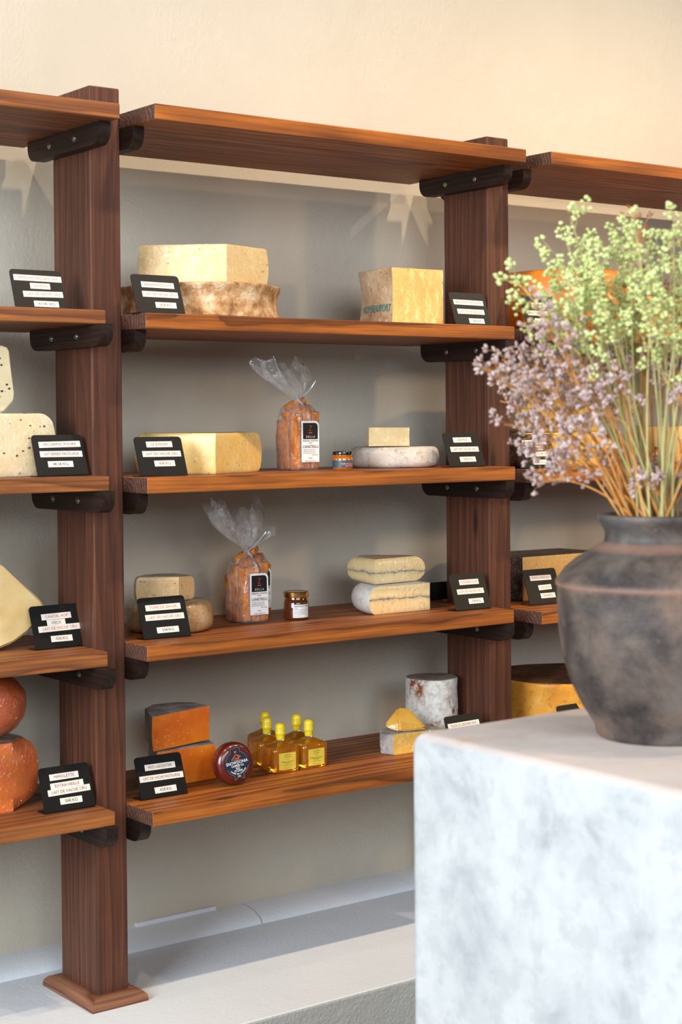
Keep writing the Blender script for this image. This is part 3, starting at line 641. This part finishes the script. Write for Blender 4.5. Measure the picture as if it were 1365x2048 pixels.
# ------------------------------------------------------------------ jars and bottles
def glassy(name, col, trans=.55, rough=.05):
    t = NT(name); t.set(base=col, rough=rough, trans=trans, ior=1.4, coat=1.0, coatr=.03); return t.m
M['jam'] = glassy('dark_orange_jam', rgb(96, 44, 16), .25, .12)
M['jelly'] = glassy('amber_jelly', rgb(214, 120, 30), .35, .08)
M['gold'] = plain('gold_lid', rgb(206, 164, 88), .22, metal=1.0)
M['blk'] = plain('gloss_black_lid', rgb(18, 18, 20), .2, coat=.6)
M['navy'] = plain('slate_blue_label', rgb(52, 78, 98), .4)
M['pink'] = plain('salmon_print', rgb(236, 140, 110), .5)
def jar(label, loc, rz, R, h, lid_h, body_m, lid_m, lab=None, group=None, small=False):
    e = empty('jam_jar', loc, rz); tag(e, label, 'jar', group)
    hb = h-lid_h
    pr = [(0, 0), (R*.86, 0), (R*.97, .003), (R, .008), (R, hb*.74), (R*.97, hb*.80), (R*.90, hb*.84), (R*.93, hb*.88), (R*.90, hb*.91), (R*.90, hb+lid_h*.5), (0, hb+lid_h*.5)]
    obj('glass', mesh('glass', bm_lathe(pr, 40), body_m, .7), e)
    pl = [(R*.90, hb), (R*.99, hb), (R*1.0, hb+.001), (R*1.0, h-.0015), (R*.96, h), (R*.86, h), (R*.85, h-.0007), (0, h-.0007)]
    obj('lid', mesh('lid', bm_lathe(pl, 40), lid_m, .7), e)
    if lab: lab(e, R, hb)
    return e
def lab_marm(e, R, hb):
    Rr = R+.0004; w = .048; bm = bmesh.new(); n = 14
    z0, z1 = .007, .041
    for i in range(n):
        xa, xb = -w/2+w*i/n, -w/2+w*(i+1)/n
        bm.faces.new([bm.verts.new(p) for p in ((xa, 0, z0), (xb, 0, z0), (xb, 0, z1), (xa, 0, z1))])
    wrap_cyl(bm, Rr); bmesh.ops.remove_doubles(bm, verts=bm.verts[:], dist=1e-5)
    l = obj('paper_label', mesh('paper_label', bm, M['paper'], 1.0), e)
    rows = [('PAMPLEMOUSSE THÉ VERT', .0062, .0365, 'black'), ('confiture', .003, .0325, 'ink_k'), ('Ingrédients : pamplemousse, sucre', .003, .0285, 'ink_k'), ('thé vert, jus de citron, pectine', .003, .0245, 'ink_k'), ('Préparé avec 60 g de fruits', .003, .0205, 'ink_k'), ('pour 100 g, à conserver au frais', .003, .0165, 'ink_k'), ('Poids net 220 g', .003, .0115, 'ink_k')]
    for s, sz, z, m in rows:
        b = text_bm(s, sz, fit=w*.92, align='LEFT'); b.transform(Matrix.Translation((-w/2+.002, -.0004, z)) @ XZ)
        wrap_cyl(b, Rr); me = bpy.data.meshes.new('lettering'); b.to_mesh(me); b.free(); me.materials.append(M[m]); obj('lettering', me, l)
    b = bm_lathe([(0, 0), (R*.5, 0), (R*.5, .0003), (0, .0003)], 24); obj('lid_sticker', mesh('lid_sticker', b, M['paper']), e, (0, 0, hb+.0125))
def lab_blue(e, R, hb):
    Rr = R+.0004; w = R*4.2; bm = bmesh.new(); n = 30; z0, z1 = .0065, .025
    for i in range(n):
        xa, xb = -w/2+w*i/n, -w/2+w*(i+1)/n
        bm.faces.new([bm.verts.new(p) for p in ((xa, 0, z0), (xb, 0, z0), (xb, 0, z1), (xa, 0, z1))])
    wrap_cyl(bm, Rr); bmesh.ops.remove_doubles(bm, verts=bm.verts[:], dist=1e-5)
    l = obj('paper_label', mesh('paper_label', bm, M['navy'], 1.0), e)
    for s, sz, x, z in (('Gelée de Coings', .0068, .012, .0165), ('au Safran', .0068, .018, .0115), ('—', .006, .02, .022)):
        b = text_bm(s, sz, fit=.036, bold=.015); b.transform(Matrix.Translation((x, -.0004, z)) @ XZ); wrap_cyl(b, Rr)
        me = bpy.data.meshes.new('lettering'); b.to_mesh(me); b.free(); me.materials.append(M['pink']); obj('lettering', me, l)
jar('jam jar with gold lid and white text label beside the biscuit bags', (.655, .112, z4), -.15, .0335, .073, .014, M['jam'], M['gold'], lab_marm)
jar('small amber jelly jar with black lid and blue label, third shelf', (.748, .028, z3), -.55, .0262, .048, .0085, M['jelly'], M['blk'], lab_blue)
for i, (x, y, m, l, s) in enumerate(((1.812, .10, 'jam', 'gold', 'dark jam jar with gold lid just left of the small dark jars, behind the stems'), (1.876, .07, 'jelly', 'blk', 'leftmost small black-lidded jar behind the flower stems, third right shelf'), (1.932, .07, 'jam', 'blk', 'middle small black-lidded jar behind the flower stems, third right shelf'), (1.987, .09, 'jelly', 'blk', 'rightmost small black-lidded jar behind the flower stems, third right shelf'))):
    jar(s, (x, y, zr3), -.3, .033 if i == 0 else .026, .082 if i == 0 else .05, .013 if i == 0 else .0085, M[m], M[l], lab_marm if i == 0 else lab_blue, 'jars behind the stems')

def bottle_glass():
    t = NT('amber_vinegar_glass'); t.set(base=rgb(250, 176, 48), rough=.02, trans=.82, ior=1.33, coat=1.0, coatr=.02)
    return t.m
M['vin'] = bottle_glass()
M['neckg'] = glassy('clear_glass_neck', rgb(235, 225, 205), .9)
def wax():
    t = NT('yellow_wax'); t.set(base=rgb(244, 214, 40), rough=.32, coat=.4, sss=.1, sssc=.01); return t.m
M['wax'] = wax(); M['ylab'] = plain('yellow_paper_label', rgb(240, 212, 78), .5)
M['gink'] = plain('olive_ink', rgb(112, 112, 46), .6)
def sq_ring(bm, w, d, r, z, n=5):
    P = []
    for cx, cy, a0 in ((w/2-r, d/2-r, 0), (-w/2+r, d/2-r, pi/2), (-w/2+r, -d/2+r, pi), (w/2-r, -d/2+r, 1.5*pi)):
        for k in range(n+1): a = a0+pi/2*k/n; P.append(bm.verts.new((cx+r*cos(a), cy+r*sin(a), z)))
    return P
def make_bottle():
    e = empty('vinegar_bottle', (0, 0, 0)); w, d = .082, .064
    bm = bmesh.new(); R = []
    for sx, r, z in ((.80, .012, 0), (.90, .012, .0005), (.97, .012, .004), (1.0, .012, .010), (1.0, .012, .054), (.985, .013, .0585), (.93, .014, .0625), (.82, .015, .0655), (.64, .014, .068), (.52, .012, .0705), (.27, .010, .076)):
        R.append(sq_ring(bm, w*sx if sx > .5 else .022, d*sx if sx > .5 else .022, min(r, .0105) if sx < .5 else r*max(sx, .6), z))
    for a, b in zip(R, R[1:]):
        for i in range(len(a)): bm.faces.new((a[i], a[(i+1) % len(a)], b[(i+1) % len(a)], b[i]))
    bm.faces.new(R[0][::-1]); bm.faces.new(R[-1])
    obj('glass_body', mesh('glass_body', bm, M['vin'], .8), e)
    obj('neck', mesh('neck', bm_lathe([(0, .0765), (.0095, .0765), (.0095, .083), (0, .083)], 24), M['neckg'], .8), e)
    obj('wax_cap', mesh('wax_cap', bm_lathe([(0, .080), (.0105, .080), (.0112, .082), (.0112, .090), (.0118, .092), (.0132, .0935), (.0136, .096), (.0134, .099), (.0128, .101), (.0130, .111), (.0122, .1165), (.0095, .1205), (.005, .1225), (0, .123)], 32), M['wax'], 1.0), e)
    l = obj('paper_label', mesh('paper_label', bm_box(-.026, .026, -d/2-.0006, -d/2-.0001, .0075, .050), M['ylab']), e)
    for s, sz, z in (('SAVEURS', .0052, .0445), ('Les Plaisirs', .0045, .0395), ('Corse', .0035, .0345), ('Vinaigre de Citron', .0052, .0275), ('et Safran', .0052, .0235), ('Condiment fruité', .0036, .018), ('Produit de Corse', .0036, .0115)):
        place_text('lettering', s, sz, M['gink'], l, Matrix.Translation((0, -d/2-.0009, z)) @ XZ, fit=.042)
    return e
def copy_tree(o, parent=None):
    c = o.copy(); COL.objects.link(c); c.parent = parent
    for ch in list(o.children): copy_tree(ch, c)
    return c
b0 = make_bottle()
for i, (x, y, lb) in enumerate(((.581, .083, 'front left amber bottle with yellow wax cap and label, beside the red waxed cheese'), (.669, .080, 'front right amber vinegar bottle with yellow wax cap and yellow label'), (.600, .172, 'amber bottle directly behind the front left one, yellow cap overlapping another'), (.646, .250, 'rearmost amber bottle, only its darker yellow cap top showing'), (.690, .164, 'amber bottle seen between and behind the two front bottles'))):
    o = b0 if i == 0 else copy_tree(b0)
    o.location = (x, y, z5); o.rotation_euler = (0, 0, (-.02, .03, -.05, .04, .02)[i]); tag(o, lb, 'bottle', 'amber bottles with yellow wax caps')

# ------------------------------------------------------------------ round waxed cheese standing on its edge
def waxed():
    R, T = .0525, .050
    e = empty('waxed_cheese', (.392, .018, z5+.0005)); tag(e, 'dark red waxed round cheese standing on edge with a dark blue badge', 'cheese')
    e.rotation_euler = (0, 0, radians(-9))
    tilt = Matrix.Translation((0, 0, R)) @ Matrix.Rotation(radians(-7), 4, 'X') @ Matrix.Rotation(radians(-8), 4, 'Y')
    big = Matrix.Diagonal((1.12, 1.0, 1.12, 1.0))
    pr = [(0, -T/2)]+[(R-.019+.019*sin(a), -T/2+.019-.019*cos(a)) for a in [pi/2*k/7 for k in range(8)]]+[(R-.019+.019*cos(a), T/2-.019+.019*sin(a)) for a in [pi/2*k/7 for k in range(8)]]+[(0, T/2)]
    bm = bm_lathe(pr, 64); bm.transform(tilt @ Matrix.Rotation(pi/2, 4, 'X'))
    t = NT('dark_red_wax'); t.set(base=rgb(92, 22, 14), rough=.28, coat=.7, coatr=.15)
    t.bump(t.noise(t.coord(), 40, 3).outputs['Fac'], .001, .4)
    obj('wax_body', mesh('wax_body', bm, t.m, 1.0), e)
    nav = plain('dark_navy_badge', rgb(22, 38, 52), .4); cop = plain('copper_print', rgb(186, 98, 54), .4); wh = plain('white_print', rgb(232, 234, 236), .5); red = plain('red_print', rgb(226, 60, 44), .5)
    yf = -T/2-.0002
    def badge(r, tabw, zt, zb, notch):
        P = []
        a1 = math.asin(tabw/r)
        n = 22
        P.append((-tabw, zt)); P.append((tabw, zt))
        for k in range(n+1): a = a1+(pi-2*a1*1.0)*k/n; P.append((r*sin(a), r*cos(a)))
        P += [(tabw, zb), (0, zb+notch), (-tabw, zb)]
        for k in range(n+1): a = pi+a1+(pi-2*a1)*k/n; P.append((r*sin(a), r*cos(a)))
        return P
    f = lambda poly: [(x, z) for x, z in poly]
    bm = bm_prism(f(badge(.0305, .0140, .0375, -.0385, .006)), .0005, yf); bm.transform(tilt @ big); lb = obj('badge', mesh('badge', bm, nav), e)
    P = badge(.0272, .0112, .0345, -.0345, .006); tb = bmesh.new()
    for i in range(len(P)):
        (x0, z0), (x1, z1) = P[i], P[(i+1) % len(P)]
        if abs(x0) > .021 and -.008 < (z0+z1)/2 < .007: continue
        bm_tube(tb, [Vector((x0, yf-.0006, z0)), Vector((x1, yf-.0006, z1))], .00045, .00045, 4)
    tb.transform(tilt @ big); obj('badge_outline', mesh('badge_outline', tb, cop), lb)
    def tx(s, size, z, m, x=0.0, rot=0.0, **kk): place_text('lettering', s, size, m, lb, tilt @ big @ Matrix.Translation((x, yf-.0012, z)) @ Matrix.Rotation(rot, 4, 'Y') @ XZ, **kk)
    tx('SNOWDONIA', .0095, .0025, wh, fit=.053, bold=.008); tx('CHEESE Co', .0062, -.0045, wh, bold=.02, fit=.03)
    tx('RED', .0058, -.0105, wh, bold=.01); tx('STORM', .0062, -.0158, wh, bold=.01)
    s = 'VINTAGE RED LEICESTER'
    for i, ch in enumerate(s):
        if ch == ' ': continue
        a = radians(-52+104*i/(len(s)-1)); tx(ch, .0042, -.0225*cos(a), wh, x=.0225*sin(a), rot=-a, bold=.01)
    tx('200g', .0040, -.0275, wh, bold=.02)
    mb = bmesh.new()
    for tri in (((0, .0215), (-.0125, .0095), (-.010, .0088), (-.0005, .0180)), ((0, .0215), (.0125, .0135), (.0085, .0125), (.002, .0175)), ((-.005, .010), (-.0015, .0142), (.001, .010)), ((.001, .0095), (.003, .0140), (.007, .0128), (.0065, .0095)), ((-.009, .0085), (.011, .0085), (.007, .0075), (-.006, .0072))):
        mb.faces.new([mb.verts.new((x, yf-.0011, z)) for x, z in tri])
    mb.transform(tilt @ big); obj('badge_emblem', mesh('badge_emblem', mb, cop), lb)
    mb = bmesh.new(); mb.faces.new([mb.verts.new((x, yf-.0011, z)) for x, z in ((-.0025, .0235), (.0022, .0238), (.0030, .0285), (0, .0275), (-.0028, .0282))]); mb.transform(tilt @ big); obj('badge_emblem', mesh('badge_emblem', mb, red), lb)
waxed()

# ------------------------------------------------------------------ pedestal
ZP = .88
def stone():
    t = NT('pale_lime_stone'); v = t.coord(False)
    a = t.noise(v, 7, 8, .66, .3).outputs['Fac']; b = t.noise(v, 24, 6, .7).outputs['Fac']; g = t.noise(v, 2.6, 4, .55).outputs['Fac']
    c = t.ramp(a, [(.36, rgb(158, 160, 161)), (.44, rgb(178, 180, 180)), (.56, rgb(190, 191, 190))])
    c = t.mix(t.ramp(b, [(.40, (.5, .5, .5)), (.5, (0, 0, 0))]), c, rgb(164, 166, 166))
    c = t.mix(t.ramp(g, [(.55, (0, 0, 0)), (.68, (.3, .3, .3))]), c, rgb(152, 156, 158))
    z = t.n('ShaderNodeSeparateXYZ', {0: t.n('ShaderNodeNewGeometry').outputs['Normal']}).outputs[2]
    lit_top = t.mix(t.ramp(t.noise(v, 5, 6, .6).outputs['Fac'], [(.42, (0, 0, 0)), (.62, (1, 1, 1))]), rgb(212, 196, 186), rgb(196, 182, 174))  # upward face tinted pinkish: warm glow from above put into its colour
    lit_top = t.mix(t.ramp(t.noise(t.coord(False, (1, 3, 1)), 6, 4, .6).outputs['Fac'], [(.58, (0, 0, 0)), (.72, (.6, .6, .6))]), lit_top, rgb(204, 166, 134))
    c = t.mix(t.ramp(z, [(.5, (0, 0, 0)), (.9, (1, 1, 1))]), c, lit_top)
    t.set(base=c, rough=.7, spec=.3); t.bump(t.math('ADD', a, t.math('MULTIPLY', b, .4)), .004, .6); return t.m
bm = bm_box(-.302, .42, -2.42, -1.525, -.36, ZP, .022, 5)
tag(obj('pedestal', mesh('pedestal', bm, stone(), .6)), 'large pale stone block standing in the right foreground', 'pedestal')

# ------------------------------------------------------------------ vase
VX, VY = -.033, -1.78
def clay():
    t = NT('weathered_dark_clay'); v = t.coord(False)
    a = t.noise(v, 9, 7, .65, .2).outputs['Fac']; b = t.noise(v, 45, 5, .65).outputs['Fac']; g = t.noise(t.coord(False, (1, 1, .8)), 4, 4, .6).outputs['Fac']
    c = t.ramp(a, [(.34, rgb(36, 32, 32)), (.44, rgb(68, 60, 56)), (.55, rgb(98, 84, 75)), (.68, rgb(128, 100, 84))])
    c = t.mix(t.ramp(g, [(.5, (0, 0, 0)), (.66, (.6, .6, .6))]), c, rgb(112, 112, 108))
    z = t.n('ShaderNodeSeparateXYZ', {0: t.n('ShaderNodeTexCoord').outputs['Object']}).outputs[2]
    ring = t.math('ADD', t.ramp(t.math('ABSOLUTE', t.math('SUBTRACT', z, .2235)), [(.001, (1, 1, 1)), (.005, (0, 0, 0))]), t.ramp(t.math('ABSOLUTE', t.math('SUBTRACT', z, .278)), [(.002, (1, 1, 1)), (.008, (0, 0, 0))]))
    c = t.mix(t.math('MULTIPLY', ring, .6), c, rgb(160, 118, 98))
    c = t.mix(t.ramp(b, [(.64, (0, 0, 0)), (.74, (.5, .5, .5))]), c, rgb(150, 116, 94))
    t.set(base=c, rough=.55, spec=.4); t.bump(t.math('ADD', a, t.math('MULTIPLY', b, .5)), .003, .7); return t.m
pr = [(0, 0), (.088, 0), (.092, .004), (.094, .014), (.098, .022), (.113, .045), (.1285, .077), (.140, .113), (.1465, .155), (.1485, .195), (.1485, .218), (.151, .223), (.1505, .228), (.146, .233), (.137, .246), (.120, .260), (.098, .273), (.088, .279), (.080, .284), (.0785, .290), (.0785, .298), (.083, .308), (.0875, .314), (.0895, .319), (.0885, .323), (.083, .3245), (.076, .322), (.071, .312), (.069, .296), (.072, .284), (.11, .255), (.135, .21), (.13, .12), (.09, .03), (0, .02)]
vase = obj('vase', mesh('vase', bm_lathe(pr, 96), clay(), .9), None, (VX, VY, ZP+E0))
tag(vase, 'dark weathered clay vase with a ridged shoulder on the pale pedestal', 'vase')

# ------------------------------------------------------------------ dried flowers
def leafy(name, a, b, rough=.8, sss=0):
    t = NT(name); oi = t.n('ShaderNodeObjectInfo').outputs['Random']
    n = t.noise(t.coord(True), 60, 2).outputs['Fac']
    t.set(base=t.mix(t.ramp(n, [(.35, (0, 0, 0)), (.65, (1, 1, 1))]), a, b), rough=rough, spec=.2); return t.m
M['stem_g'] = leafy('pale_green_stem', rgb(176, 176, 118), rgb(196, 170, 112))
M['stem_b'] = leafy('straw_stem', rgb(190, 124, 62), rgb(214, 156, 88))
M['bud'] = leafy('lime_bud', rgb(188, 198, 122), rgb(216, 220, 156))
M['lil'] = leafy('faded_lilac_blossom', rgb(158, 128, 118), rgb(204, 182, 176))
M['rust'] = leafy('rusty_seed_head', rgb(132, 78, 52), rgb(160, 104, 74))
rr = random.Random(21)
ICO = bmesh.new(); bmesh.ops.create_icosphere(ICO, subdivisions=1, radius=1.0)
IV = [v.co.copy() for v in ICO.verts]; IF = [[v.index for v in f.verts] for f in ICO.faces]; ICO.free()
def add_ico(V, F, c, s, sq=1.0, rot=None):
    b = len(V)
    for p in IV:
        q = Vector((p.x, p.y, p.z*sq))*s
        if rot: q = rot @ q
        V.append(c+q)
    F += [[b+i for i in f] for f in IF]
def rvec(r): return Vector((r.gauss(0, 1), r.gauss(0, 1), r.gauss(0, 1))).normalized()
RV = Vector((.67, -.74, 0)); DV = Vector((.74, .67, 0))
def sprig(kind, tip, seed):
    """tip given from the centre of the vase mouth: sideways, deep, height"""
    r = random.Random(seed)
    s, d, z = tip; T = RV*s+DV*d+Vector((0, 0, z))
    a = r.uniform(0, 6.28); q = r.uniform(.01, .052)
    tn = Vector((T.x, T.y, 0)); B = tn.normalized()*q*.9+Vector((cos(a), sin(a), 0))*.018
    B0 = Vector((B.x*.6-tn.x*.12, B.y*.6-tn.y*.12, -.20)); 
    mid = B.lerp(T, .5)+Vector((0, 0, .05*tn.length/.2))+rvec(r)*.012
    pts = [B0, B]
    for k in range(1, 11):
        u = k/10; pts.append(B*(1-u)**2+mid*2*u*(1-u)+T*u*u)
    nm = {'g': 'lime_flower_sprig', 'l': 'lilac_flower_sprig', 'r': 'rusty_flower_sprig'}[kind]
    bm = bmesh.new(); bm_tube(bm, pts, .0021 if kind == 'g' else .0019, .0007, 5)
    V, F = [], []
    nb = {'g': 8, 'l': 8, 'r': 7}[kind]
    for i in range(nb):
        u = {'g': .66, 'l': .60, 'r': .72}[kind]+(.34 if kind != 'r' else .28)*i/(nb-1)
        k = min(int(u*10)+1, len(pts)-2); fr = u*10-int(u*10) if u < 1 else 1
        p = pts[k].lerp(pts[min(k+1, len(pts)-1)], fr)
        dirv = (pts[min(k+1, len(pts)-1)]-pts[k-1]).normalized()
        side = (dirv*.9+rvec(r)*.85).normalized(); L = r.uniform(.025, .06)*(1.05-.6*(u-.6)/.4)
        e1 = p+side*L*.5+rvec(r)*.003; e2 = p+side*L+Vector((0, 0, .004))
        bm_tube(bm, [p, e1, e2], .0007, .0004, 4)
        for j in range({'g': 3, 'l': 3, 'r': 2}[kind]):
            st = p.lerp(e2, r.uniform(.35, 1)); tw = (side+rvec(r)*.9).normalized(); en = st+tw*r.uniform(.008, .02)
            bm_tube(bm, [st, en], .0004, .0003, 3)
            if kind == 'g':
                for _ in range(4): add_ico(V, F, en+rvec(r)*.0055, r.uniform(.0022, .0042), .85)
            elif kind == 'l':
                for _ in range(4):
                    dd = (tw+rvec(r)*.8).normalized(); rot = dd.to_track_quat('Z', 'Y').to_matrix(); add_ico(V, F, en+dd*.004+rvec(r)*.003, r.uniform(.0018, .0032), r.uniform(1.3, 2.1), rot)
            else:
                for _ in range(4): add_ico(V, F, en+rvec(r)*.003, r.uniform(.0011, .002), 1.2)
    st = obj(nm, mesh(nm, bm, M['stem_g'] if kind == 'g' else M['stem_b'], 1.2), None, (VX, VY, ZP+.322))
    me = bpy.data.meshes.new('blossoms'); me.from_pydata([tuple(v) for v in V], [], F); me.polygons.foreach_set('use_smooth', [True]*len(F))
    me.materials.append(M[{'g': 'bud', 'l': 'lil', 'r': 'rust'}[kind]]); me.update(); obj('blossoms', me, st)
    lab = {'g': ('thin dried stem topped with pale lime-green buds, standing in the clay vase', 'green sprigs in the clay vase'),
           'l': ('straw-coloured dried stem with faded lilac blossoms, standing in the clay vase', 'lilac sprigs in the clay vase'),
           'r': ('brown dried stem with rusty seed heads rising above the lime buds', 'rusty sprigs in the clay vase')}[kind]
    tag(st, lab[0], 'dried flower', lab[1]); return st
px = lambda u, v, d=0.0: ((u-1318)/1366, d, (1033-v)/1366)
G = [(1152, 448), (1135, 480), (1118, 505), (1125, 545), (1165, 520), (1195, 545), (1190, 490), (1225, 545), (1240, 500), (1265, 470), (1278, 480), (1300, 500), (1330, 475), (1350, 460), (1375, 450), (1040, 560), (1060, 580), (1150, 600), (1180, 600), (1215, 590), (1250, 570), (1285, 560), (1310, 590), (1345, 560), (1110, 620), (1140, 650), (1365, 620), (1330, 650), (1230, 640), (1270, 640), (1400, 480), (1430, 520), (1460, 560), (1490, 520), (1410, 600), (1450, 640), (1350, 700), (1200, 560), (1260, 530), (1175, 560)]
for i, (u, v) in enumerate(G): sprig('g', px(u, v, rr.uniform(-.11, .12)), 100+i)
Lp = [(1000, 715), (985, 740), (990, 800), (1000, 850), (1012, 770), (1040, 700), (1055, 730), (1075, 690), (1090, 760), (1110, 710), (1130, 680), (1150, 740), (1030, 830), (1055, 800), (1080, 850), (1100, 880), (1120, 800), (1150, 830), (1165, 770), (1180, 700), (1175, 880), (1200, 760), (1215, 820), (1060, 900), (1085, 960), (1130, 930), (1180, 940), (1225, 700), (1250, 750), (1290, 690), (1330, 760), (1380, 720), (1420, 780), (1470, 740), (1500, 820), (1250, 950), (1320, 985), (1350, 940), (1440, 900), (1100, 640), (1075, 610), (1170, 640)]
for i, (u, v) in enumerate(Lp): sprig('l', px(u, v, rr.uniform(-.12, .10)), 300+i)
for i, (u, v) in enumerate([(1278, 432), (1285, 445), (1330, 520), (1345, 500), (1215, 690), (1380, 560)]): sprig('r', px(u, v, rr.uniform(.0, .1)), 500+i)
